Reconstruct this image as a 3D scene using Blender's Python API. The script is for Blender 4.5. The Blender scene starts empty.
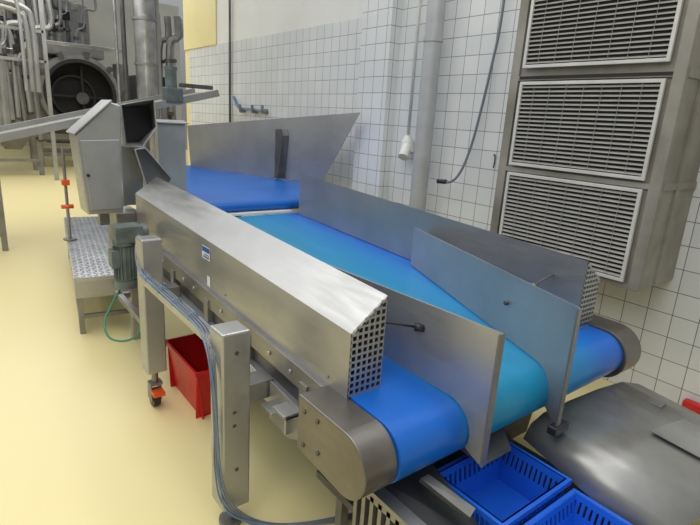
import bpy, bmesh, math, random
from mathutils import Vector, Matrix
random.seed(4)
sc=bpy.context.scene
COL=bpy.context.collection

# ---------------- helpers ----------------
def lin(c):
    c=c/255.0
    return c/12.92 if c<=0.04045 else ((c+0.055)/1.055)**2.4
def rgb(r,g,b): return (lin(r),lin(g),lin(b),1)

def mat(name,c,rough=.5,metal=0.0,c2=None,scale=8,bump=0.0,stretch=None,spec=None,det=6,lo=.35,hi=.65,rvar=0):
    m=bpy.data.materials.new(name);m.use_nodes=True
    nt=m.node_tree;b=nt.nodes['Principled BSDF']
    b.inputs['Roughness'].default_value=rough
    b.inputs['Metallic'].default_value=metal
    if spec is not None: b.inputs['Specular IOR Level'].default_value=spec
    tc=nt.nodes.new('ShaderNodeTexCoord');mp=nt.nodes.new('ShaderNodeMapping')
    nt.links.new(tc.outputs['Object'],mp.inputs['Vector'])
    if stretch: mp.inputs['Scale'].default_value=stretch
    n=nt.nodes.new('ShaderNodeTexNoise');n.inputs['Scale'].default_value=scale;n.inputs['Detail'].default_value=det
    nt.links.new(mp.outputs[0],n.inputs['Vector'])
    r=nt.nodes.new('ShaderNodeValToRGB')
    r.color_ramp.elements[0].position=lo;r.color_ramp.elements[1].position=hi
    if c2 is None: c2=tuple(k*.88 for k in c[:3])+(1,)
    r.color_ramp.elements[0].color=c2;r.color_ramp.elements[1].color=c
    nt.links.new(n.outputs['Fac'],r.inputs[0]);nt.links.new(r.outputs[0],b.inputs['Base Color'])
    if rvar:
        m3=nt.nodes.new('ShaderNodeMapping');m3.inputs['Scale'].default_value=(1,.1,1)
        nt.links.new(tc.outputs['Object'],m3.inputs[0])
        n2=nt.nodes.new('ShaderNodeTexNoise');n2.inputs['Scale'].default_value=50;n2.inputs['Detail'].default_value=4
        nt.links.new(m3.outputs[0],n2.inputs['Vector'])
        q=nt.nodes.new('ShaderNodeMapRange');q.inputs[1].default_value=.35;q.inputs[2].default_value=.65;q.inputs[3].default_value=rough-abs(rvar);q.inputs[4].default_value=rough+abs(rvar)
        nt.links.new(n2.outputs['Fac'],q.inputs[0]);nt.links.new(q.outputs[0],b.inputs['Roughness'])
    if bump>0:
        bp=nt.nodes.new('ShaderNodeBump');bp.inputs['Strength'].default_value=bump;bp.inputs['Distance'].default_value=.01
        nt.links.new(n.outputs['Fac'],bp.inputs['Height']);nt.links.new(bp.outputs[0],b.inputs['Normal'])
    return m

STEEL=mat('brushed_steel',rgb(182,182,180),.38,.75,rgb(168,168,166),2.5,.0,rvar=.06)
STEELD=mat('dull_steel',rgb(152,151,148),.42,.75,rgb(132,131,128),4,.0,rvar=.06)
STEELIN=mat('worn_sheet_steel',rgb(176,177,178),.36,.7,rgb(160,161,162),2.5,.0,rvar=.06)
STEELB=mat('dark_steel',rgb(108,108,107),.45,.7,rgb(88,88,87),5)  # darker grey steel for bolts, brackets, pipes and plates
STEELM=mat('matte_steel',rgb(166,166,164),.45,.4,rgb(148,148,146),3)
CAP=mat('stained_cap_steel',rgb(138,134,129),.38,.8,rgb(114,109,103),3,.0,rvar=.04)
DARK=mat('dark_gap',rgb(26,26,28),.7,0)
BLACK=mat('black_rubber',rgb(36,37,40),.4,0)
GALV=mat('galvanised_cabinet',rgb(152,149,140),.6,.2,rgb(122,118,108),3,.02)
GRILLE=mat('grille_white',rgb(202,202,198),.45,.0)
SLAT=mat('louvre_grey',rgb(154,152,145),.5,.1)
REDP=mat('red_plastic',rgb(200,28,26),.4,0)
ORANGE=mat('orange_plastic',rgb(225,85,25),.4,0)
BLUEP=mat('blue_crate_plastic',rgb(28,100,218),.35,0)
MOTOR=mat('motor_grey_green',rgb(112,122,120),.5,.2,rgb(84,92,90),9)
GREEN=mat('green_hose',rgb(60,130,95),.5,0)
CABLEG=mat('cable_grey',rgb(116,124,132),.5,0)
CABLEB=mat('cable_blue',rgb(96,136,168),.5,0)
PIPEP=mat('painted_grey_pipe',rgb(176,178,179),.45,0.1)
WHITEP=mat('white_plastic',rgb(226,226,220),.4,0)
STICK=mat('blue_sticker',rgb(40,90,170),.4,0)
STICKW=mat('white_sticker',rgb(225,228,230),.4,0)

def objm(name,verts,faces,m,parent=None,smooth=None,bevel=0,solid=0):
    me=bpy.data.meshes.new(name);me.from_pydata([tuple(v) for v in verts],[],faces)
    bm=bmesh.new();bm.from_mesh(me);bmesh.ops.recalc_face_normals(bm,faces=bm.faces);bm.to_mesh(me);bm.free()
    me.materials.append(m)
    if smooth: me.polygons.foreach_set('use_smooth',[True]*len(me.polygons)); 
    ob=bpy.data.objects.new(name,me);COL.objects.link(ob)
    if parent: ob.parent=parent
    if solid:
        s=ob.modifiers.new('s','SOLIDIFY');s.thickness=solid;s.offset=0
    if bevel:
        b=ob.modifiers.new('b','BEVEL');b.width=bevel;b.segments=2;b.limit_method='ANGLE'
    return ob

class G:
    def __init__(s): s.v=[];s.f=[];s.sm=[]
    def add(s,v,f,sm=False):
        o=len(s.v);s.v+= [tuple(p) for p in v];s.f+=[tuple(i+o for i in q) for q in f];s.sm+=[sm]*len(f);return s
    def box(s,x0,x1,y0,y1,z0,z1,M=None):
        v=[Vector((x,y,z)) for x in(x0,x1) for y in(y0,y1) for z in(z0,z1)]
        if M: v=[M@p for p in v]
        return s.add(v,[(0,1,3,2),(4,6,7,5),(0,4,5,1),(2,3,7,6),(0,2,6,4),(1,5,7,3)])
    def cyl(s,a,b,r,n=20,r2=None,caps=True):
        a=Vector(a);b=Vector(b);r2=r if r2 is None else r2
        d=(b-a).normalized();u=d.orthogonal().normalized();w=d.cross(u)
        v=[];
        for k in range(n):
            t=2*math.pi*k/n;e=u*math.cos(t)+w*math.sin(t)
            v+= [a+e*r,b+e*r2]
        s.add(v,[(2*k,2*((k+1)%n),2*((k+1)%n)+1,2*k+1) for k in range(n)],True)
        if caps:
            s.add([v[2*k] for k in range(n)],[tuple(range(n))]);s.add([v[2*k+1] for k in range(n)],[tuple(range(n))])
        return s
    def ring(s,a,b,r,ri,n=24):
        a=Vector(a);b=Vector(b);d=(b-a).normalized();u=d.orthogonal().normalized();w=d.cross(u);v=[]
        for k in range(n):
            t=2*math.pi*k/n;e=u*math.cos(t)+w*math.sin(t)
            v+=[a+e*r,b+e*r,b+e*ri,a+e*ri]
        f=[]
        for k in range(n):
            p=4*k;q=4*((k+1)%n)
            for j in range(4): f.append((p+j,q+j,q+(j+1)%4,p+(j+1)%4))
        return s.add(v,f)
    def frame(s,outer,inner,off):
        o=Vector(off);A=[Vector(p) for p in outer];B=[Vector(p) for p in inner]
        v=A+B+[p+o for p in A]+[p+o for p in B];f=[]
        for k in range(4):
            j=(k+1)%4
            f+=[(k,j,4+j,4+k),(8+k,8+j,12+j,12+k),(k,j,8+j,8+k),(4+k,4+j,12+j,12+k)]
        return s.add(v,f)
    def tube(s,pts,r,n=8,sub=6):
        P=[Vector(p) for p in pts]
        if len(P)>2:
            Q=[]
            E=[P[0]*2-P[1]]+P+[P[-1]*2-P[-2]]
            for i in range(1,len(E)-2):
                for k in range(sub):
                    t=k/sub;a,b,c,d=E[i-1:i+3]
                    Q.append(.5*((2*b)+(c-a)*t+(2*a-5*b+4*c-d)*t*t+(3*b-a-3*c+d)*t**3))
            Q.append(P[-1]);P=Q
        v=[];u=None
        for i,p in enumerate(P):
            d=(P[min(i+1,len(P)-1)]-P[max(i-1,0)]).normalized()
            u=d.orthogonal().normalized() if u is None else (u-d*u.dot(d)).normalized()
            w=d.cross(u)
            v+=[p+(u*math.cos(2*math.pi*k/n)+w*math.sin(2*math.pi*k/n))*r for k in range(n)]
        f=[(i*n+k,i*n+(k+1)%n,(i+1)*n+(k+1)%n,(i+1)*n+k) for i in range(len(P)-1) for k in range(n)]
        s.add(v,f,True)
        s.add(v[:n],[tuple(range(n))]);s.add(v[-n:],[tuple(range(n))])
        return s
    def prism(s,poly,axis,a,b,smf=None):
        def P(p,t): return {'x':(t,p[0],p[1]),'y':(p[0],t,p[1]),'z':(p[0],p[1],t)}[axis]
        n=len(poly);v=[P(p,a) for p in poly]+[P(p,b) for p in poly]
        for k in range(n):
            s.add([v[k],v[(k+1)%n],v[n+(k+1)%n],v[n+k]],[(0,1,2,3)],bool(smf and smf(k)))
        s.add(v[:n],[tuple(range(n))]);s.add(v[n:],[tuple(range(n))]);return s
    def make(s,name,m,parent=None,bevel=0,solid=0,merge=True):
        me=bpy.data.meshes.new(name);me.from_pydata(s.v,[],s.f)
        me.polygons.foreach_set('use_smooth',s.sm)
        bm=bmesh.new();bm.from_mesh(me)
        if merge: bmesh.ops.remove_doubles(bm,verts=bm.verts,dist=1e-5)
        bmesh.ops.recalc_face_normals(bm,faces=bm.faces)
        for e in bm.edges:
            if len(e.link_faces)==2 and e.calc_face_angle(0)>.6: e.smooth=False
        bm.to_mesh(me);bm.free();me.materials.append(m)
        ob=bpy.data.objects.new(name,me);COL.objects.link(ob)
        if parent: ob.parent=parent
        if solid:
            q=ob.modifiers.new('s','SOLIDIFY');q.thickness=solid;q.offset=0
        if bevel:
            b=ob.modifiers.new('b','BEVEL');b.width=bevel;b.segments=2;b.limit_method='ANGLE'
        return ob
def boxes(name,lst,m,parent,bevel=.002,M=None):
    return [G().box(*b,M).make(name,m,parent,bevel=bevel) for b in lst]
def empty(name,loc,label,cat,**k):
    e=bpy.data.objects.new(name,None);e.empty_display_size=.1;COL.objects.link(e)
    tag(e,label,cat,**k);return e
def tag(o,label,cat,**k):
    o['label']=label;o['category']=cat
    for a,b in k.items(): o[a]=b
    return o
def struct(o): o['kind']='structure';return o
def quad(name,v,m,parent,th=.008,bevel=0):
    return objm(name,v,[tuple(range(len(v)))],m,parent,solid=th,bevel=bevel)

# ---------------- camera ----------------
r0=Vector((.792,.117,-.599)).normalized()
r1=Vector((-.607,.247,-.755));r1=(r1-r0*r1.dot(r0)).normalized()
r2=r0.cross(r1)
cd=bpy.data.cameras.new('camera');cam=bpy.data.objects.new('camera',cd);COL.objects.link(cam)
Mx=Matrix((r0,r1,r2)).to_4x4();Mx.translation=Vector((0,0,1.7));cam.matrix_world=Mx
cd.sensor_width=36;cd.lens=510/700*36;cd.clip_start=.02;sc.camera=cam

# ---------------- room ----------------
WX=3.6
def tile_mat():
    m=bpy.data.materials.new('wall_tiles');m.use_nodes=True;nt=m.node_tree;b=nt.nodes['Principled BSDF']
    g=nt.nodes.new('ShaderNodeNewGeometry');sx=nt.nodes.new('ShaderNodeSeparateXYZ');nt.links.new(g.outputs['Position'],sx.inputs[0])
    ad=nt.nodes.new('ShaderNodeMath');nt.links.new(sx.outputs[0],ad.inputs[0]);nt.links.new(sx.outputs[1],ad.inputs[1])
    cb=nt.nodes.new('ShaderNodeCombineXYZ');nt.links.new(ad.outputs[0],cb.inputs[0]);nt.links.new(sx.outputs[2],cb.inputs[1])
    br=nt.nodes.new('ShaderNodeTexBrick');br.offset=0;br.squash=1
    br.inputs['Scale'].default_value=1;br.inputs['Brick Width'].default_value=.153;br.inputs['Row Height'].default_value=.153
    br.inputs['Mortar Size'].default_value=.003;br.inputs['Mortar Smooth'].default_value=.3
    br.inputs['Color1'].default_value=rgb(226,228,228);br.inputs['Color2'].default_value=rgb(218,221,221);br.inputs['Mortar'].default_value=rgb(124,124,122)
    nt.links.new(cb.outputs[0],br.inputs['Vector'])
    n=nt.nodes.new('ShaderNodeTexNoise');n.inputs['Scale'].default_value=1.3;n.inputs['Detail'].default_value=5
    nt.links.new(g.outputs['Position'],n.inputs['Vector'])
    mr=nt.nodes.new('ShaderNodeMapRange');mr.inputs[1].default_value=.3;mr.inputs[2].default_value=.7;mr.inputs[3].default_value=.9;mr.inputs[4].default_value=1
    nt.links.new(n.outputs['Fac'],mr.inputs[0])
    mx=nt.nodes.new('ShaderNodeVectorMath');mx.operation='SCALE';nt.links.new(br.outputs['Color'],mx.inputs[0]);nt.links.new(mr.outputs[0],mx.inputs['Scale'])
    nt.links.new(mx.outputs[0],b.inputs['Base Color'])
    b.inputs['Roughness'].default_value=.25
    bp=nt.nodes.new('ShaderNodeBump');bp.invert=True;bp.inputs['Strength'].default_value=.4;bp.inputs['Distance'].default_value=.003
    nt.links.new(br.outputs['Fac'],bp.inputs['Height']);nt.links.new(bp.outputs[0],b.inputs['Normal'])
    return m
TILE=tile_mat()
CREAM=mat('white_wall_paint',rgb(230,230,226),.5,0,rgb(222,222,217),1.5)
YELL=mat('yellow_paint',rgb(232,220,162),.45,0,rgb(226,212,150),1.2)
FLOOR=mat('resin_floor',rgb(230,215,158),.4,0,rgb(227,211,152),.5,0,det=3,lo=.3,hi=.7)
BACKW=mat('back_wall_paint',rgb(206,204,194),.5,0,rgb(190,188,178),.8)

struct(G().box(-9,WX+5,-4,24,-.1,0).make('floor',FLOOR))
struct(G().box(WX,WX+.25,-3,4.42,0,4.6).box(WX,WX+.25,4.42,9.5,0,2.75).make('wall_right',TILE,merge=False))
struct(G().box(WX+.003,WX+.25,4.42,8.3,2.75,4.6).make('wall_upper',CREAM))
struct(G().box(3.47,3.62,3.97,4.42,0,4.6).make('wall_pilaster',TILE))
struct(G().box(3.585,WX+.3,8.3,9.7,2.75,4.6).box(3.605,WX+.3,9.45,9.7,0,2.75).make('wall_column',YELL,merge=False))
struct(G().box(-9,WX+5,23.8,24,0,6).make('wall_back',BACKW))

# ---------------- main conveyor ----------------
def zb(y): return .785+.046*(y-1.2)
conv=empty('belt_conveyor',(0,0,0),'stainless steel belt conveyor with wide blue belt and sheet guards','conveyor')

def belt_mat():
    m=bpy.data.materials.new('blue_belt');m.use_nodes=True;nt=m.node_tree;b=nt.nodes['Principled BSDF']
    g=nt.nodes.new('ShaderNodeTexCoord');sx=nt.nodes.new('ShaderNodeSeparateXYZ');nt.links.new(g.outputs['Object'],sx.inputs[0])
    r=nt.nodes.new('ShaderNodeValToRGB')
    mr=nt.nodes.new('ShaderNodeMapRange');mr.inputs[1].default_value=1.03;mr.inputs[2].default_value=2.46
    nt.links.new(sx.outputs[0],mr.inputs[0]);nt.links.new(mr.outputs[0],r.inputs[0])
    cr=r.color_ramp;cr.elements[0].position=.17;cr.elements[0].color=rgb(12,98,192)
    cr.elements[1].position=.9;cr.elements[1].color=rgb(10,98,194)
    e=cr.elements.new(.26);e.color=rgb(14,130,164);e=cr.elements.new(.55);e.color=rgb(8,130,174);e=cr.elements.new(.75);e.color=rgb(6,124,186)  # teal middle band: greenish reflection of the lights painted into the belt colour
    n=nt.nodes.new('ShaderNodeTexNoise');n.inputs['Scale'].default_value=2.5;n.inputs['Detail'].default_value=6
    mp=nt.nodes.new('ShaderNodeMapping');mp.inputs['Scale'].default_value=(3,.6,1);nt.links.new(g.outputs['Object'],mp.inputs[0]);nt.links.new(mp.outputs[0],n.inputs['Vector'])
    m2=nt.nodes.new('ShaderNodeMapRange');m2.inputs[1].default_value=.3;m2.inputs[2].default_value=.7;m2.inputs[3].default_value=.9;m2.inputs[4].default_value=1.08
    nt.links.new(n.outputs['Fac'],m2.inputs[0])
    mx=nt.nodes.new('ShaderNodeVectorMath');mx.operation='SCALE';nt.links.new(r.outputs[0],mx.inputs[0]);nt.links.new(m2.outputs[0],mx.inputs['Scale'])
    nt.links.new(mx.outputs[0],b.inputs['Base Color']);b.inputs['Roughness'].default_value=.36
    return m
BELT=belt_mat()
yn=1.05;R=.108;zc=zb(yn)-R
yf=3.74;zf=zb(yf)-R
prof=[]
N=18
for k in range(N+1):
    t=math.pi/2+math.pi*k/N; prof.append((yn+R*math.cos(t),zc+R*math.sin(t)))
for k in range(N+1):
    t=-math.pi/2+math.pi*k/N; prof.append((yf+R*math.cos(t),zf+R*math.sin(t)))
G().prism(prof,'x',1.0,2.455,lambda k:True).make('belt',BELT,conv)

def sheet_y(name,profile,y0,y1,m,parent,th=.006):
    v=[];n=len(profile)
    for y in (y0,y1):
        for (x,d) in profile: v.append((x,y,zb(y)+d))
    f=[(i,i+1,n+i+1,n+i) for i in range(n-1)]
    return objm(name,v,f,m,parent,solid=th)

def perforated(name,y,x0,x1,bot,topf,parent,nx=6,pitch=.025,bar=.0085):
    g=G();z0=zb(y)
    w=x1-x0
    for i in range(nx+1):
        x=x0+w*i/nx
        b=bar/2
        xl=max(x-b,x0);xr=min(x+b,x1)
        g.box(xl,xr,y-.002,y+.002,z0+bot,z0+topf(x)-.002)
    z=bot
    while z<max(topf(x0),topf(x1)):
        xs=[x0+w*k/60 for k in range(61) if topf(x0+w*k/60)>z]
        if xs: g.box(min(xs),max(xs),y-.0021,y+.0021,z0+z,z0+z+bar)
        z+=pitch
    v=[(x0,y-.002,z0+topf(x0)-.012),(x1,y-.002,z0+topf(x1)-.012),(x1,y-.002,z0+topf(x1)),(x0,y-.002,z0+topf(x0))]
    v+= [(a,y+.002,c) for a,_,c in v]
    g.add(v,[(0,1,2,3),(4,5,6,7),(0,1,5,4),(1,2,6,5),(2,3,7,6),(3,0,4,7)])
    return g.make(name,STEEL,parent,merge=False)

XI,XO=1.135,.99
gl=sheet_y('side_guard',[(XI,.004),(XI,.345),(XO,.235),(XO,-.02)],1.215,3.66,STEEL,conv)
perforated('end_plate',1.213,XO,XI,-.0,lambda x:.235+(x-XO)/(XI-XO)*.11,gl)
perforated('end_plate',3.662,XO,XI,-.0,lambda x:.235+(x-XO)/(XI-XO)*.11,gl)
XI2,XO2=2.34,2.49
gr=sheet_y('side_guard',[(XI2,.004),(XI2,.345),(XO2,.235),(XO2,-.03)],1.14,3.70,STEELIN,conv)
perforated('end_plate',1.138,XI2,XO2,-.03,lambda x:.345-(x-XI2)/(XO2-XI2)*.11,gr)
x=XO-.005;y=2.43;z=zb(y)+.165
def rect(x,y,z,ya,yb,za,zb_): return [(x,y+ya,z+za),(x,y+yb,z+za),(x,y+yb,z+zb_),(x,y+ya,z+zb_)]
objm('sticker',rect(x,y,z,-.05,.05,-.034,.034),[(0,1,2,3)],STICKW,gl)
objm('sticker_mark',rect(x-.001,y,z,-.046,.046,.004,.030)+rect(x-.001,y,z,-.04,.02,-.012,-.006)+rect(x-.001,y,z,-.04,.035,-.026,-.018),[(0,1,2,3),(4,5,6,7),(8,9,10,11)],STICK,gl)
y=2.40;z=zb(y)+.02
objm('sticker',rect(x,y,z,-.02,.02,-.025,.03),[(0,1,2,3)],STICKW,gl)
for y in (1.33,2.2,3.1):
    G().cyl((XO-.003,y,zb(y)+.02),(XO-.008,y,zb(y)+.02),.005,8).make('rivet',STEELD,gl)

def divider(p0,p1,ztop,znb,name):
    def at(y): 
        t=(y-p0[1])/(p1[1]-p0[1]);return p0[0]+(p1[0]-p0[0])*t
    prof=[(p0[1],ztop),(p0[1],znb),(p0[1]+.03,znb+.012)]
    for k in range(0,9):
        a=math.pi+.45-(math.pi/2+.45)*k/8
        prof.append((yn+(R+.006)*math.cos(a),zc+(R+.006)*math.sin(a)))
    prof+= [(p1[1],zb(p1[1])+.006),(p1[1],ztop+.0)]
    v=[(at(y),y,z) for y,z in prof]
    return objm(name,v,[tuple(range(len(v)))],STEELIN,conv,solid=.008)
dl=divider((1.325,.87),(1.27,1.95),1.082,.585,'divider_plate')
dr=divider((1.795,.87),(2.27,2.23),1.082,.575,'divider_plate')
G().box(1.325-.022,1.325+.004,.862,.870,.6,1.082).make('flange',STEELD,dl)
G().box(1.795-.022,1.795+.004,.862,.870,.59,1.082).make('flange',STEELD,dr)
G().box(1.75,1.85,.85,.89,.555,.59).make('clamp',BLACK,dr,bevel=.006)
G().cyl((1.135,1.36,1.0),(1.30,1.20,.985),.005,8).cyl((1.285,1.215,.985),(1.31,1.19,.985),.015,10).make('tie_rod',BLACK,dl)
G().cyl((1.93,1.24,.99),(2.34,1.30,1.02),.006,8).cyl((2.10,1.262,1.002),(2.13,1.266,1.004),.014,10).make('tie_rod',STEELD,dr)
G().cyl((1.93,1.265,.95),(1.915,1.273,.95),.010,12).make('bolt',STEELB,dr)

def cap(x0,x1,name,yr,yo=0,ex=0):
    rr=R+.006+ex;P=[]
    for k in range(17):
        t=math.pi/2+math.pi*k/16; P.append((yn+yo+rr*math.cos(t),zc-.006+rr*math.sin(t)))
    P+= [(yr,zc-rr+.01),(yr,zc+rr-.004)]
    return G().prism(P,'x',x0,x1,lambda k:k<16).make(name,CAP,conv,bevel=.004)
c1=cap(.865,.998,'end_cap',1.33,.016);c2=cap(2.46,2.62,'end_cap',1.34,0,.012)
for (y,z) in ((1.29,.73),(1.29,.6),(1.21,.735),(1.20,.62)): G().cyl((.866,y,z),(.860,y,z),.008,8).make('bolt',STEELB,c1)

def sloped(name,x0,x1,y0,y1,d0,d1,m,parent=conv,bevel=.002):
    v=[(x,y,zb(y)+d) for x in (x0,x1) for y in (y0,y1) for d in (d0,d1)]
    return objm(name,v,[(0,1,3,2),(4,6,7,5),(0,4,5,1),(2,3,7,6),(0,2,6,4),(1,5,7,3)],m,parent,bevel=bevel)
sloped('side_frame',.966,.994,1.33,3.74,-.105,-.016,STEELD)
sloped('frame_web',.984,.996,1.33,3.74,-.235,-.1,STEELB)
sloped('lower_rail',.946,.996,1.36,3.74,-.275,-.18,STEELIN,bevel=.005)
sloped('side_frame',2.50,2.53,1.34,3.74,-.27,-.035,STEELD)
for y in (1.42,1.9,2.35,2.85,3.35): sloped('frame_bracket',.955,.99,y,y+.05,-.2,-.06,STEELD)
for y in (1.6,2.3,3.0,3.6): G().box(1.0,2.52,y-.03,y+.03,zb(y)-.245,zb(y)-.232).make('cross_member',STEELD,conv)
for y in (1.55,1.72,2.05,2.2,2.55,2.7,3.05,3.2,3.5): G().cyl((.966,y,zb(y)-.06),(.958,y,zb(y)-.06),.009,8).make('bolt',STEEL,conv)
for y in (1.5,2.0,2.5,3.0): G().cyl((.946,y,zb(y)-.225),(.938,y,zb(y)-.225),.010,8).make('bolt',STEELD,conv)

def leg(x,y,w,ztop,zbot,name='leg'):
    return G().box(x-w/2,x+w/2,y-w/2,y+w/2,zbot,ztop).make(name,STEEL,conv,bevel=.008)
l1=leg(.785,1.71,.12,.905,.11)
G().cyl((.785,1.71,.0),(.785,1.71,.02),.05,16).cyl((.785,1.71,.02),(.785,1.71,.115),.014,10).make('foot',STEELD,l1)
for z in (.82,.3): G().cyl((.785,1.652,z),(.785,1.648,z),.009,12).make('bolt_hole',STEELB,l1)
for z in (.5,.56): G().box(.768,.783,1.6485,1.651,z,z+.012).make('slot',STEELB,l1)
l2=leg(.805,2.78,.11,1.03,.24)
for (x,y) in ((2.66,1.9),(2.66,3.0)):
    l=leg(x,y,.12,.75,.11);G().cyl((x,y,0),(x,y,.02),.05,16).cyl((x,y,.02),(x,y,.115),.014,10).make('foot',STEELD,l)
def caster(x,y):
    g=G().box(x-.035,x+.035,y-.03,y+.03,.15,.165).box(x-.03,x-.025,y-.02,y+.05,.05,.155).box(x+.025,x+.03,y-.02,y+.05,.05,.155).cyl((x,y,.16),(x,y,.245),.018,12)
    g.make('caster',STEELD,l2)
    G().cyl((x-.02,y+.02,.055),(x+.02,y+.02,.055),.055,20).make('wheel',BLACK,l2)
    G().cyl((x-.024,y+.02,.055),(x+.024,y+.02,.055),.03,16).make('hub',ORANGE,l2)
    G().box(x-.032,x+.032,y-.08,y-.02,.10,.125).make('brake_pedal',ORANGE,l2)
caster(.805,2.78)
boxes('bracket',[(.84,.955,1.66,1.76,.58,.66),(.855,.955,2.74,2.82,.66,.74),(2.53,2.62,1.86,1.94,.6,.7),(2.53,2.62,2.96,3.04,.65,.75)],STEELD,conv,.003)
quad('bracket',[(.935,1.65,.66),(.935,1.37,.64),(.935,1.37,.54),(.935,1.5,.48),(.935,1.65,.49)],STEEL,conv,.008)
boxes('bracket',[(.87,.935,1.42,1.52,.62,.632),(.87,.935,1.42,1.43,.56,.632),(.885,.935,1.55,1.64,.565,.577)],STEEL,conv,.002)
G().box(.73,.775,1.77,2.73,.805,.845).make('cross_rail',STEEL,conv,bevel=.004)
for k,(dx,dz) in enumerate(((0,0),(.012,.004),(-.012,.003),(.024,.002))):
    G().tube([(.80+dx*.5,2.95,1.0+dz),(.765+dx,2.85,.93+dz),(.745+dx,2.7,.852+dz),(.747+dx*1.1,2.3,.850+dz),(.742+dx,1.95,.849+dz),(.722+dx,1.80,.84+dz),(.704+dx*.6,1.70,.76+dz),(.708,1.68-dx,.5),(.708,1.665-dx*2,.3),(.735+dx,1.62-dx,.16),(.85+dx,1.56,.06),(1.02+dx,1.5,.02),(1.3,1.4+dx,.01)],.0036,7).make('cable',CABLEG,conv)
G().tube([(.80,2.95,1.01),(.745,2.75,.865),(.728,2.3,.857),(.722,1.95,.857),(.708,1.78,.84),(.700,1.69,.74),(.703,1.645,.5),(.706,1.64,.28),(.75,1.6,.12),(1.0,1.48,.02)],.003,7).make('cable',CABLEB,conv)
for y in (2.6,2.4,2.2,2.0): G().ring((.75,y,.85),(.75,y+.007,.85),.024,.020,12).make('cable_tie',CABLEB,conv)

# drive motor
mx_,my_=.80,3.28
g=G().cyl((mx_,my_,.62),(mx_,my_,.90),.055,24)
for k in range(18):
    M=Matrix.Translation((mx_,my_,0))@Matrix.Rotation(2*math.pi*k/18,4,'Z')
    g.box(.05,.068,-.0025,.0025,.66,.87,M)
g.cyl((mx_,my_,.60),(mx_,my_,.65),.066,24).cyl((mx_,my_,.88),(mx_,my_,.905),.068,24)
g.box(mx_-.085,mx_-.035,my_-.045,my_+.045,.74,.85)
g.box(mx_-.06,mx_+.1,my_-.07,my_+.07,.90,1.0).cyl((mx_+.1,my_,.95),(.94,my_,.95),.055,20)
g.make('drive_motor',MOTOR,conv,bevel=.003,merge=False)
G().box(.86,1.02,3.68,3.95,.62,1.0).make('tail_housing',STEELD,conv,bevel=.006)
G().box(1.15,2.34,3.80,3.86,.90,.915).make('scraper_bar',WHITEP,conv)
# tail support leg and low rail at the tail
boxes('tail_leg',[(.95,1.01,3.78,3.84,0,.62)],STEEL,conv,.004)
boxes('tail_rail',[(.86,.9,2.84,3.9,.34,.38),(.86,1.0,3.79,3.83,.34,.38)],STEELD,conv,.003)

# control cabinet
cab=empty('control_cabinet',(0,0,0),'grey steel control cabinet with sloped roof beside the conveyor','control box')
P=[(.655,1.03),(.87,1.03),(.89,1.71),(.83,1.725),(.62,1.52)]
G().prism(P,'y',3.52,3.74,None).make('body',STEEL,cab,bevel=.008)
quad('door',[(.675,3.513,1.06),(.855,3.513,1.06),(.867,3.513,1.50),(.642,3.513,1.49)],STEELIN,cab,.014,.003)
quad('roof',[(.61,3.50,1.525),(.835,3.50,1.735),(.835,3.75,1.735),(.61,3.75,1.525)],STEELM,cab,.01,.002)
G().cyl((.67,3.505,1.28),(.67,3.49,1.28),.010,10).make('lock',BLACK,cab)
G().box(.74,.80,3.60,3.66,.94,1.03).make('mount',STEELD,cab)

# hopper : bulky hood with dark opening
hop=empty('hopper',(0,0,0),'bulky angular stainless sheet hood with dark opening at the conveyor tail','hopper')
def hood(mouth,back,ym,yb,m,name):
    n=len(mouth)
    v=[(x,ym,z) for x,z in mouth]+[(x,yb,z) for x,z in back]
    f=[(i,(i+1)%n,n+(i+1)%n,n+i) for i in range(n)]+[tuple(range(n,2*n))]
    o=objm(name,v,f,m,hop,solid=.010)
    return o
hood([(.935,1.715),(1.15,1.765),(1.16,1.58),(1.06,1.445),(.95,1.445)],[(1.02,1.70),(1.22,1.73),(1.225,1.56),(1.12,1.46),(1.03,1.46)],3.70,3.98,STEELM,'upper_hood')
quad('opening_shade',[(1.01,3.93,1.69),(1.19,3.93,1.72),(1.20,3.93,1.57),(1.10,3.93,1.47),(1.02,3.93,1.47)],BLACK,hop,.004)  # flat black sheet puts the shade inside the hood opening into colour
hood([(1.0,1.43),(1.07,1.44),(1.24,1.23),(1.21,1.16),(1.08,1.13)],[(1.04,1.42),(1.12,1.43),(1.26,1.26),(1.24,1.19),(1.12,1.17)],3.66,3.84,STEELM,'lower_hood')
quad('side_plate',[(.955,3.86,1.44),(1.08,3.86,1.44),(1.10,3.86,1.2),(1.08,3.86,1.02),(.96,3.86,1.02)],STEEL,hop)

# feed conveyor
up=empty('feed_conveyor',(0,0,0),'raised feed conveyor with blue belt and flared steel side plate','conveyor')
UB=mat('feed_belt_blue',rgb(10,100,188),.4,0,rgb(8,92,176),3)
zt=1.0;P=[]
for k in range(13):
    t=math.pi/2+math.pi*k/12;P.append((3.90+.045*math.cos(t),zt-.045+.045*math.sin(t)))
P+= [(6.8,zt-.09),(6.8,zt)]
G().prism(P,'x',1.5,3.25,lambda k:k<12).make('belt',UB,up)
def sp(t,z,o=0): return (3.1-.327*t-.945*o,4.95+.945*t-.327*o,z)
objm('side_plate',[sp(-.33,1.02),sp(-.78,1.79),sp(1.85,1.52),sp(1.80,1.0)],[(0,1,2,3)],STEEL,up,solid=.01)
g=G()
a=[sp(.32,1.02,.01),sp(.18,1.02,.01),sp(.14,1.50,.01),sp(.17,1.57,.01),sp(.34,1.56,.01)]
b=[sp(.27,1.02,.09),sp(.22,1.02,.09),sp(.19,1.50,.05),sp(.21,1.57,.05),sp(.30,1.56,.05)]
g.add(a+b,[(0,1,2,3,4),(9,8,7,6,5)]+[(i,(i+1)%5,5+(i+1)%5,5+i) for i in range(5)]);g.make('bracket',STEELB,up)
G().box(1.27,1.48,4.02,4.10,.95,1.60).make('guard_box',STEELM,up,bevel=.006)
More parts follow.
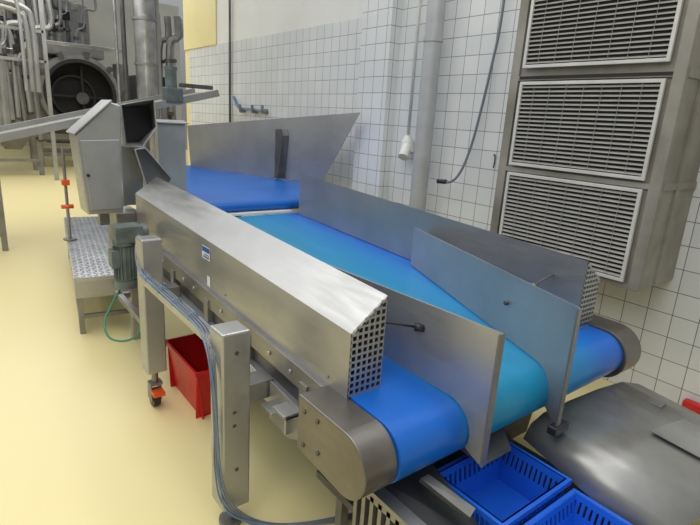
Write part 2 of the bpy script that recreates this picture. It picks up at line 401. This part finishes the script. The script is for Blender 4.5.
quad('guard_lid',[(1.25,4.0,1.605),(1.50,4.0,1.605),(1.55,4.25,1.62),(1.30,4.25,1.62)],STEEL,up)
G().box(1.44,1.48,4.10,6.7,.93,1.2).make('side_rail',STEELD,up)
boxes('leg',[(x-.04,x+.04,y-.04,y+.04,0,.91) for (x,y) in ((1.6,4.4),(3.1,4.4),(1.6,6.5),(3.1,6.5))],STEELD,up)
boxes('cross_member',[(1.55,3.15,4.36,4.44,.83,.91),(1.55,3.15,6.46,6.54,.83,.91)],STEELD,up)

# incline conveyor
inc=empty('incline_conveyor',(0,0,0),'long inclined steel conveyor with grey belt feeding the blue belt','conveyor')
a=math.atan2(.56,2.12)
M=Matrix.Translation((3.05,7.0,1.98))@Matrix.Rotation(-a,4,'Y')
boxes('side_rail',[(-6.9,0,-.02,0,-.06,.03),(-6.9,0,.82,.84,-.06,.06)],STEELM,inc,.003,M)
G().box(-6.9,-.02,.0,.82,-.03,.0,M).make('belt',mat('worn_grey_belt',rgb(140,137,124),.45,0),inc)
for xx in (2.3,.4,-1.4):
    zz=1.98-(3.05-xx)*.264
    boxes('leg',[(xx-.03,xx+.03,y-.03,y+.03,0,zz-.06) for y in (7.0,7.8)],STEELD,inc)
G().cyl((2.42,7.05,1.97),(2.42,7.05,2.20),.075,20).cyl((2.42,7.05,2.20),(2.42,7.05,2.24),.085,20).make('gear_motor',MOTOR,inc,merge=False)
G().box(2.32,2.54,6.94,7.14,1.80,1.98).make('gear_box',MOTOR,inc,bevel=.01)
G().box(2.54,2.98,7.0,7.10,2.0,2.05).make('motor_plate',STEELB,inc,bevel=.004)

# step platform
pf=empty('step_platform',(0,0,0),'aluminium checker plate step platform beside the conveyor','platform')
CHK=mat('checker_plate',rgb(196,198,199),.34,.75,rgb(176,178,180),8)
ang=math.atan2(-.27,2.0)
M=Matrix.Translation((.865,4.02,0))@Matrix.Rotation(ang,4,'Z')
g=G().box(-.24,.19,0,2.4,.43,.46,M)
for i in range(10):
    for j in range(48):
        px=-.22+i*.0435;py=.03+j*.05
        rr=M@Matrix.Translation((px,py,.461))@Matrix.Rotation(math.radians(45 if (i+j)%2 else -45),4,'Z')
        g.box(-.017,.017,-.0045,.0045,-.001,.003,rr)
g.make('tread',CHK,pf,merge=False)
boxes('skirt',[(-.24,.19,0,.015,.30,.43),(-.24,-.225,.015,2.4,.30,.43),(.175,.19,.015,2.4,.30,.43)],STEEL,pf,.002,M)
boxes('leg',[(x-.02,x+.02,y-.02,y+.02,0,.30) for x in (-.21,.16) for y in (.05,2.3)],STEELD,pf,.002,M)
boxes('frame_rail',[(-.23,-.20,.07,2.28,.12,.15),(-.21,.16,.04,.07,.12,.15)],STEELD,pf,.002,M)
stn=empty('clamp_stand',(0,0,0),'thin steel stand pole with orange grips','stand')
sx_,sy_=.82,5.3
G().cyl((sx_,sy_,.464),(sx_,sy_,1.32),.014,10).cyl((sx_,sy_,.464),(sx_,sy_,.478),.06,12).make('pole',STEELD,stn)
G().box(sx_-.03,sx_+.03,sy_-.04,sy_+.02,.98,1.03).make('grip',ORANGE,stn)
G().cyl((sx_-.05,sy_,.78),(sx_+.05,sy_,.78),.02,10).make('grip',ORANGE,stn)

h=G().tube([(.77,3.28,.60),(.70,3.26,.5),(.64,3.2,.41),(.64,3.08,.36),(.70,2.97,.37),(.76,2.90,.43),(.77,2.88,.52)],.007,8).make('hose',GREEN,conv)

# crates
def crate(name,x0,x1,y0,y1,z0,z1,m,label,taper=.03,slots=True):
    e=empty(name,(0,0,0),label,'crate')
    t=.006;h=z1-z0
    def wall(a,b,inn):
        g=G();a=Vector(a);b=Vector(b);inn=Vector(inn)
        def pan(u0,u1,w0,w1,tt=t):
            ps=[]
            for (u,w) in ((u0,w0),(u1,w0),(u1,w1),(u0,w1)):
                p=a.lerp(b,u)+inn*(taper*(1-w));ps.append(Vector((p.x,p.y,z0+h*w)))
            n=inn*tt
            g.add(ps+[p+n for p in ps],[(0,1,2,3),(4,5,6,7),(0,1,5,4),(1,2,6,5),(2,3,7,6),(3,0,4,7)])
        if not slots: pan(0,1,0,1)
        else:
            pan(0,1,0,.5);pan(0,1,.84,1)
            n=14
            for i in range(n+1):
                c=i/n;pan(max(0,c-.020),min(1,c+.020),.5,.84)
        g.make('wall_panel',m,e,merge=False)
    wall((x0,y0,0),(x1,y0,0),(0,1,0));wall((x0,y1,0),(x1,y1,0),(0,-1,0))
    wall((x0,y0,0),(x0,y1,0),(1,0,0));wall((x1,y0,0),(x1,y1,0),(-1,0,0))
    G().box(x0+taper,x1-taper,y0+taper,y1-taper,z0,z0+.008).make('base',m,e)
    o=.014;i=-.006;zz=z1-.022
    G().frame([(x0-o,y0-o,zz),(x1+o,y0-o,zz),(x1+o,y1+o,zz),(x0-o,y1+o,zz)],[(x0-i,y0-i,zz),(x1+i,y0-i,zz),(x1+i,y1+i,zz),(x0-i,y1+i,zz)],(0,0,.022)).make('rim',m,e)
    return e
crate('crate',.95,1.2,2.50,2.99,0,.31,REDP,'red plastic crate on the floor under the conveyor',slots=False)
crate('crate',1.32,1.72,.76,1.06,.27,.44,BLUEP,'blue slotted plastic crate below the belt nose')
crate('crate',1.34,1.72,.42,.72,.27,.41,BLUEP,'blue slotted plastic crate beside the steel cover')
tb=empty('crate_stand',(0,0,0),'low dark steel stand carrying the blue crates','stand')
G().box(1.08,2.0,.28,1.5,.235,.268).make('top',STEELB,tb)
boxes('foot',[(x-.02,x+.02,y-.02,y+.02,0,.235) for x in (1.15,1.9) for y in (.4,1.4)],STEELD,tb)

# steel cover : curved folded sheet
cov=empty('steel_cover',(0,0,0),'broad worn curved stainless steel cover beneath the belt nose','cover')
WORN=mat('scratched_cover_steel',rgb(164,163,160),.36,.6,rgb(138,136,132),3,.0,rvar=.07)
rows=[((1.76,.985,.47),(1.72,.42,.36)),((1.80,.985,.525),(1.79,.40,.44)),((1.88,.98,.555),(1.90,.36,.49)),((2.05,.96,.570),(2.08,.32,.505)),((2.25,.94,.575),(2.30,.28,.495)),((2.45,.92,.565),(2.52,.22,.46)),((2.60,.90,.52),(2.72,.16,.39)),((2.70,.88,.43),(2.85,.12,.28))]
v=[];
for a,b in rows: v+=[a,b]
objm('sheet',v,[(2*i,2*i+2,2*i+3,2*i+1) for i in range(len(rows)-1)],WORN,cov,smooth=True,solid=.004)
quad('attached_plate',[(2.14,.66,.556),(2.15,.46,.536),(2.36,.38,.520),(2.38,.62,.548)],WORN,cov,.006,.001)
boxes('post',[(2.4,2.46,.72,.78,0,.55),(2.4,2.46,.40,.46,0,.49)],STEELD,cov)

# chute
chu=empty('discharge_chute',(0,0,0),'dark discharge chute with slotted steel panel under the belt nose','chute')
quad('chute_plate',[(1.06,1.12,.50),(1.29,1.08,.50),(1.30,.75,.35),(1.06,.75,.30)],BLACK,chu)
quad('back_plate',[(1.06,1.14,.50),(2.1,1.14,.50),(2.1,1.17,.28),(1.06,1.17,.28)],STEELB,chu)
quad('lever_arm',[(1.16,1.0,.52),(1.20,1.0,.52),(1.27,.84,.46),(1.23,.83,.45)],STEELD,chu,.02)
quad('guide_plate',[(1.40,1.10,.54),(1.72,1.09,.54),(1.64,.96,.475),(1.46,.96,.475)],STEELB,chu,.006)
g=G()
for i in range(9): g.box(1.0,1.02,.8+.042*i,.818+.042*i,.18,.48)
g.box(1.0,1.05,.78,1.18,.46,.5).box(1.0,1.05,.78,1.18,.0,.2)
g.make('rib_panel',STEELD,chu,merge=False)

# ---------------- vent cabinet ----------------
vc=empty('ventilation_cabinet',(0,0,0),'large galvanised ventilation cabinet with three louvred grilles on the wall','ventilation unit')
VX=3.1
g=G().box(VX+.02,WX-.002,1.19,2.27,.845,3.2).box(VX,VX+.03,1.187,1.25,.84,3.2).box(VX,VX+.03,2.21,2.273,.84,3.2)
for z in (.838,1.43,2.03,2.66): g.box(VX+.001,VX+.03,1.2,2.26,z,z+.03)
g.box(3.3,3.33,1.175,1.192,.86,3.2).box(VX+.03,3.59,1.18,1.192,1.43,1.47).box(VX+.03,3.59,1.18,1.192,2.03,2.08)
g.make('body',GALV,vc,merge=False)
G().box(VX-.002,VX+.01,1.25,2.2,2.037,2.056).make('seam',DARK,vc)
for (z0,z1) in ((.875,1.425),(1.475,2.02),(2.105,2.65)):
    y0,y1=1.275,2.18
    f=.02;X=VX-.018
    def L(e): return [(X,y0+e,z0+e),(X,y1-e,z0+e),(X,y1-e,z1-e),(X,y0+e,z1-e)]
    gr_=G().frame(L(0),L(f),(.02,0,0)).make('grille',GRILLE,vc,bevel=.002)
    G().box(VX-.001,VX+.001,y0+f,y1-f,z0+f,z1-f).make('grille_back',DARK,gr_)
    g=G();n=19
    hh=(z1-z0-2*f)/n
    for i in range(n):
        z=z0+f+hh*(i+.5)
        g.add([(X+.003,y0+f-.002,z-hh*.24),(X+.003,y1-f+.002,z-hh*.24),(X+.014,y1-f+.002,z+hh*.20),(X+.014,y0+f-.002,z+hh*.20),
               (X+.005,y0+f-.002,z-hh*.28),(X+.005,y1-f+.002,z-hh*.28),(X+.016,y1-f+.002,z+hh*.16),(X+.016,y0+f-.002,z+hh*.16)],
              [(0,1,2,3),(4,5,6,7),(0,1,5,4),(1,2,6,5),(2,3,7,6),(3,0,4,7)])
    for i in range(1,8):
        y=y0+(y1-y0)*i/8; g.box(X+.001,X+.004,y-.001,y+.001,z0+f-.002,z1-f+.002)
    g.make('louvre',SLAT,gr_,merge=False)

# ---------------- pipes & wall ----------------
p=G().cyl((3.44,3.37,0),(3.44,3.37,4.6),.078,24)
for z in (.6,2.4): p.ring((3.44,3.37,z),(3.44,3.37,z+.04),.085,.07,24)
tag(p.make('pipe',PIPEP),'thick grey painted vertical pipe against the tiled wall','pipe')
c=G().cyl((3.52,3.66,1.60),(3.52,3.66,4.6),.016,10).make('conduit',WHITEP);tag(c,'thin white vertical cable conduit on the tiled wall','conduit')
s=empty('wall_socket',(0,0,0),'white bell-shaped industrial socket hanging from a conduit','socket')
G().cyl((3.52,3.66,1.60),(3.52,3.66,1.54),.03,16,.06).cyl((3.52,3.66,1.54),(3.51,3.64,1.44),.063,20,.068).make('housing',WHITEP,s,merge=False)
G().cyl((3.50,3.64,1.50),(3.42,3.60,1.40),.05,16).make('socket_inlet',WHITEP,s)
hc=G().tube([(3.55,2.76,4.5),(3.55,2.76,2.7),(3.55,2.80,2.2),(3.54,2.88,1.65),(3.5,2.92,1.4),(3.46,2.96,1.28),(3.44,3.02,1.235),(3.43,3.08,1.24)],.011,8).make('hanging_cable',CABLEG)
tag(hc,'thick grey cable hanging down the tiled wall with black plug','cable')
G().cyl((3.43,3.04,1.238),(3.42,3.13,1.232),.02,10).make('plug',BLACK,hc)
G().tube([(3.598,2.70,1.5),(3.56,2.66,1.5),(3.54,2.64,1.45),(3.56,2.66,1.40)],.006,6).make('hook',BLACK,hc)
c=G().cyl((3.57,7.75,0),(3.57,7.75,4.6),.018,8).make('conduit',STEELB);tag(c,'thin dark vertical conduit on the far wall','conduit')
wp=G().tube([(3.59,7.66,1.95),(3.55,7.4,1.8),(3.55,7.0,1.78),(3.55,6.6,1.76)],.02,8).make('water_pipe',mat('blue_pipe',rgb(90,120,160),.4,.1));tag(wp,'short blue-grey water pipe with valves on the wall','pipe')
for y in (6.6,6.9,7.3):
    G().cyl((3.6,y,1.76),(3.52,y,1.76),.035,10).cyl((3.52,y,1.76),(3.52,y,1.84),.02,8).make('valve',STEELD,wp,merge=False)

# ---------------- background machinery ----------------
SHINY=mat('polished_steel',rgb(190,190,187),.26,.8,rgb(150,150,146),4)
dm=empty('tumbler_drum',(0,0,0),'large round stainless drum tumbler with dark open mouth','drum machine')
cx,cy,cz=3.02,16.0,1.96
G().ring((cx,cy-.15,cz),(cx,cy+.3,cz),1.0,.88,40).make('rim',STEELD,dm)
G().ring((cx,cy-.17,cz),(cx,cy-.12,cz),.89,.80,40).make('door_seal',BLACK,dm)
G().ring((cx,cy+.3,cz),(cx,cy+2.2,cz),1.02,.97,40).cyl((cx,cy+2.2,cz),(cx,cy+2.25,cz),1.0,40).make('shell',STEELD,dm,merge=False)
G().cyl((cx,cy+.45,cz),(cx,cy+.5,cz),.97,32).make('inner_face',DARK,dm)
G().ring((cx-.1,cy+.3,cz-.05),(cx-.1,cy+.4,cz-.05),.55,.50,28).make('inner_ring',BLACK,dm)
G().cyl((cx+.1,cy+.2,cz-.1),(cx+.1,cy+.45,cz-.1),.16,20).make('hub',STEELB,dm)
for (x0,x1,z0,z1) in ((-.8,.75,-.08,-.03),(.1,.16,-.7,.75)):
    G().box(cx+x0,cx+x1,cy+.28,cy+.34,cz+z0,cz+z1).make('mixing_bar',BLACK,dm)
for k in range(10):
    t=2*math.pi*k/10+.2;G().box(-.06,.06,cy-.2,cy+.1,.94,1.1,Matrix.Translation((cx,0,cz))@Matrix.Rotation(t,4,'Y')).make('clamp',STEELB,dm)
boxes('leg',[(x-.08,x+.08,y-.08,y+.08,0,cz-.3) for x in (cx-1.02,cx+1.02) for y in (cy+.5,cy+1.9)],STEELD,dm)
boxes('cross_member',[(cx-1,cx+1,cy+.1,cy+.3,.75,.9),(cx-1,cx+1,cy+.1,cy+.25,.3,.4)],STEELD,dm)
boxes('housing',[(cx-.75,cx+.75,cy+.35,cy+1.9,cz+.98,cz+1.25),(cx+.98,cx+1.3,cy+.05,cy+.5,cz-.8,cz+.9)],STEELD,dm,.02)
boxes('frame_post',[(cx-1.17,cx-1.09,cy-.3,cy-.22,0,cz+1.4),(cx+1.09,cx+1.17,cy-.3,cy-.22,0,cz+1.4),(cx-1.15,cx+1.15,cy-.3,cy-.22,cz+1.15,cz+1.25)],SHINY,dm,.01)
def machine(x,y,w,d,h,label,m=STEEL,pipes=6):
    e=empty('process_machine',(0,0,0),label,'machine')
    G().box(x-w/2,x+w/2,y-d/2,y+d/2,h*.5,h).make('housing',m,e,bevel=.03)
    g=G();a=[(x-w*.45,y-d*.45),(x+w*.45,y-d*.45),(x+w*.45,y+d*.45),(x-w*.45,y+d*.45)];b=[(x-w*.15,y-d*.15),(x+w*.15,y-d*.15),(x+w*.15,y+d*.15),(x-w*.15,y+d*.15)]
    v=[(p[0],p[1],h*.5) for p in a]+[(p[0],p[1],h*.25) for p in b]
    g.add(v,[(0,1,2,3),(4,5,6,7)]+[(i,(i+1)%4,4+(i+1)%4,4+i) for i in range(4)]).make('hopper_bin',STEELD,e)
    boxes('leg',[(x+sx*w*.45-.05,x+sx*w*.45+.05,y+sy*d*.45-.05,y+sy*d*.45+.05,0,h*.51) for sx in(-1,1) for sy in(-1,1)],STEELD,e)
    boxes('panel',[(x-w*.4,x+w*.05,y-d/2-.04,y-d/2,h*.6,h*.92),(x+w*.12,x+w*.4,y-d/2-.05,y-d/2,h*.7,h*.9)],STEELB,e,.01)
    boxes('cross_member',[(x-w*.45,x+w*.45,y-d*.5,y-d*.45,h*.14,h*.17)],STEELD,e)
    G().cyl((x-w*.18,y-d/2-.04,h*.77),(x-w*.18,y-d/2-.12,h*.77),.13,20).make('gauge',SHINY,e)
    for i in range(pipes):
        xx=x-w*.45+w*.9/(pipes-1)*i;r=random.choice((.025,.04,.06,.09));k=random.uniform(.2,.9);s=random.choice((-.35,.25,.4));yo=random.uniform(.55,.8)
        z0=random.uniform(.3,.9)*h
        G().tube([(xx,y-d*yo,z0),(xx,y-d*yo,h+k),(xx+s,y-d*yo,h+k+.3),(xx+s,y-d*yo,h+1.6)],r,8).make('pipe',random.choice((SHINY,STEELD,STEELM,STEELB)),e)
        G().cyl((xx,y-d*yo,h+k*.5),(xx,y-d*yo,h+k*.5+.08),r+.05,12).make('flange',STEELB,e)
        G().cyl((xx,y-d*yo,z0),(xx,y-d*.4,z0),r,10).make('elbow',STEELB,e)
        zz=random.uniform(.9,1.35)*h
        G().box(xx-.1,xx+.1,y-d*yo-.06,y-d*yo+.06,zz,zz+random.uniform(.08,.25)).make('fitting',random.choice((DARK,STEELB,SHINY)),e,bevel=.01)
    return e
m1=machine(1.25,14.9,1.1,1.2,2.3,'tall stainless processing machine with pipework',STEELD,9)
m2=machine(-.5,16.2,1.6,1.4,2.8,'wide stainless processing machine with orange panel',STEELD,9)
m3=machine(4.95,16.5,1.0,1.6,2.6,'stainless processing machine beside the drum',STEELD,6)
m4=machine(2.4,19.8,3.2,1.0,3.5,'tall stainless machine standing behind the drum',STEELB,14)
e=empty('storage_tank',(0,0,0),'tall dull stainless tank standing behind the machines','tank')
G().cyl((3.4,22,.8),(3.4,22,5),1.2,32).cyl((3.4,22,.3),(3.4,22,.8),.5,32,1.2).make('shell',STEELD,e,merge=False)
boxes('leg',[(x-.08,x+.08,y-.08,y+.08,0,1.0) for x in (2.6,4.2) for y in (21.5,22.6)],STEELD,e)
c=empty('duct',(0,0,0),'wide vertical stainless duct with collars','duct')
G().cyl((3.66,12.2,0),(3.66,12.2,5),.22,28).make('tube',SHINY,c)
for z in (1.7,2.6,3.5): G().ring((3.66,12.2,z),(3.66,12.2,z+.05),.25,.21,28).make('collar',STEELD,c)
G().cyl((3.98,12.4,0),(3.98,12.4,5),.06,12).make('side_pipe',STEELM,c)
G().cyl((3.30,12.5,0),(3.30,12.5,5),.05,12).make('side_pipe',STEELB,c)
G().cyl((3.12,12.4,0),(3.12,12.4,5),.03,12).make('side_pipe',SHINY,c)
c=empty('pipe_bridge',(0,0,0),'stainless pipe bridge standing in front of the drum','pipe')
for i,(x0,z) in enumerate(((.2,3.75),(.2,3.5),(.2,3.62))): G().tube([(x0,13.0+.1*i,z),(.9,13.0+.1*i,z),(1.35+.1*i,13.0+.1*i,z-.08),(1.45+.12*i,13.0+.1*i,z-.4),(1.45+.12*i,13.0+.1*i,1.9)],.035+.01*i,8).make('pipe',STEELM,c)
boxes('post',[(x-.04,x+.04,13.3,13.38,0,4.0) for x in (.6,1.9)],STEELM,c)
boxes('cross_member',[(.6,1.9,13.3,13.36,3.1,3.16),(.2,.6,13.3,13.36,3.4,3.46),(.6,1.9,13.3,13.36,2.5,2.56)],STEELM,c)
G().cyl((1.75,13.5,2.6),(1.75,13.5,3.05),.14,20).make('vessel',STEELD,c)
for x in (.4,.8): G().ring((x,13.1,3.5),(x+.05,13.1,3.5),.09,.045,16).make('flange',STEELD,c)
G().box(-.6,-.2,15.40,15.47,1.9,2.4).make('orange_panel',ORANGE,m2)
c=G().box(3.52,3.58,.84,.95,0,.12).make('bucket',REDP,bevel=.01);tag(c,'small red plastic item on the floor at the wall','bucket')

# ---------------- lights ----------------
w=bpy.data.worlds.new('w');sc.world=w;w.use_nodes=True
nt=w.node_tree;bg=nt.nodes['Background'];bg.inputs[1].default_value=.94
tc=nt.nodes.new('ShaderNodeTexCoord');sx=nt.nodes.new('ShaderNodeSeparateXYZ');nt.links.new(tc.outputs['Generated'],sx.inputs[0])
r=nt.nodes.new('ShaderNodeValToRGB');nt.links.new(sx.outputs[2],r.inputs[0])
r.color_ramp.elements[0].position=0;r.color_ramp.elements[0].color=(.20,.20,.21,1)
r.color_ramp.elements[1].position=.9;r.color_ramp.elements[1].color=(1.08,1.12,1.15,1)
e_=r.color_ramp.elements.new(.35);e_.color=(.52,.54,.55,1)
nt.links.new(r.outputs[0],bg.inputs[0])
def area(loc,rot,sx,sy,e,c=(1,.99,.97)):
    l=bpy.data.lights.new('lamp','AREA');l.shape='RECTANGLE';l.size=sx;l.size_y=sy;l.energy=e;l.color=c
    o=bpy.data.objects.new('ceiling_lamp',l);o.location=loc;o.rotation_euler=rot;COL.objects.link(o)
    tag(o,'ceiling fluorescent lamp panel','lamp');return o
area((.2,3.2,4.4),(0,0,0),1.2,5,50)
area((-1.5,8,4.4),(0,0,0),2.5,8,85)
area((1.5,12,4.6),(0,0,0),3,5,130)
area((-1.2,.3,3.6),(math.radians(20),math.radians(-25),0),1.8,1.8,34)
area((2.2,1.5,4.4),(0,0,0),.8,3,30)
sc.view_settings.view_transform='Standard'
sc.view_settings.look='None'
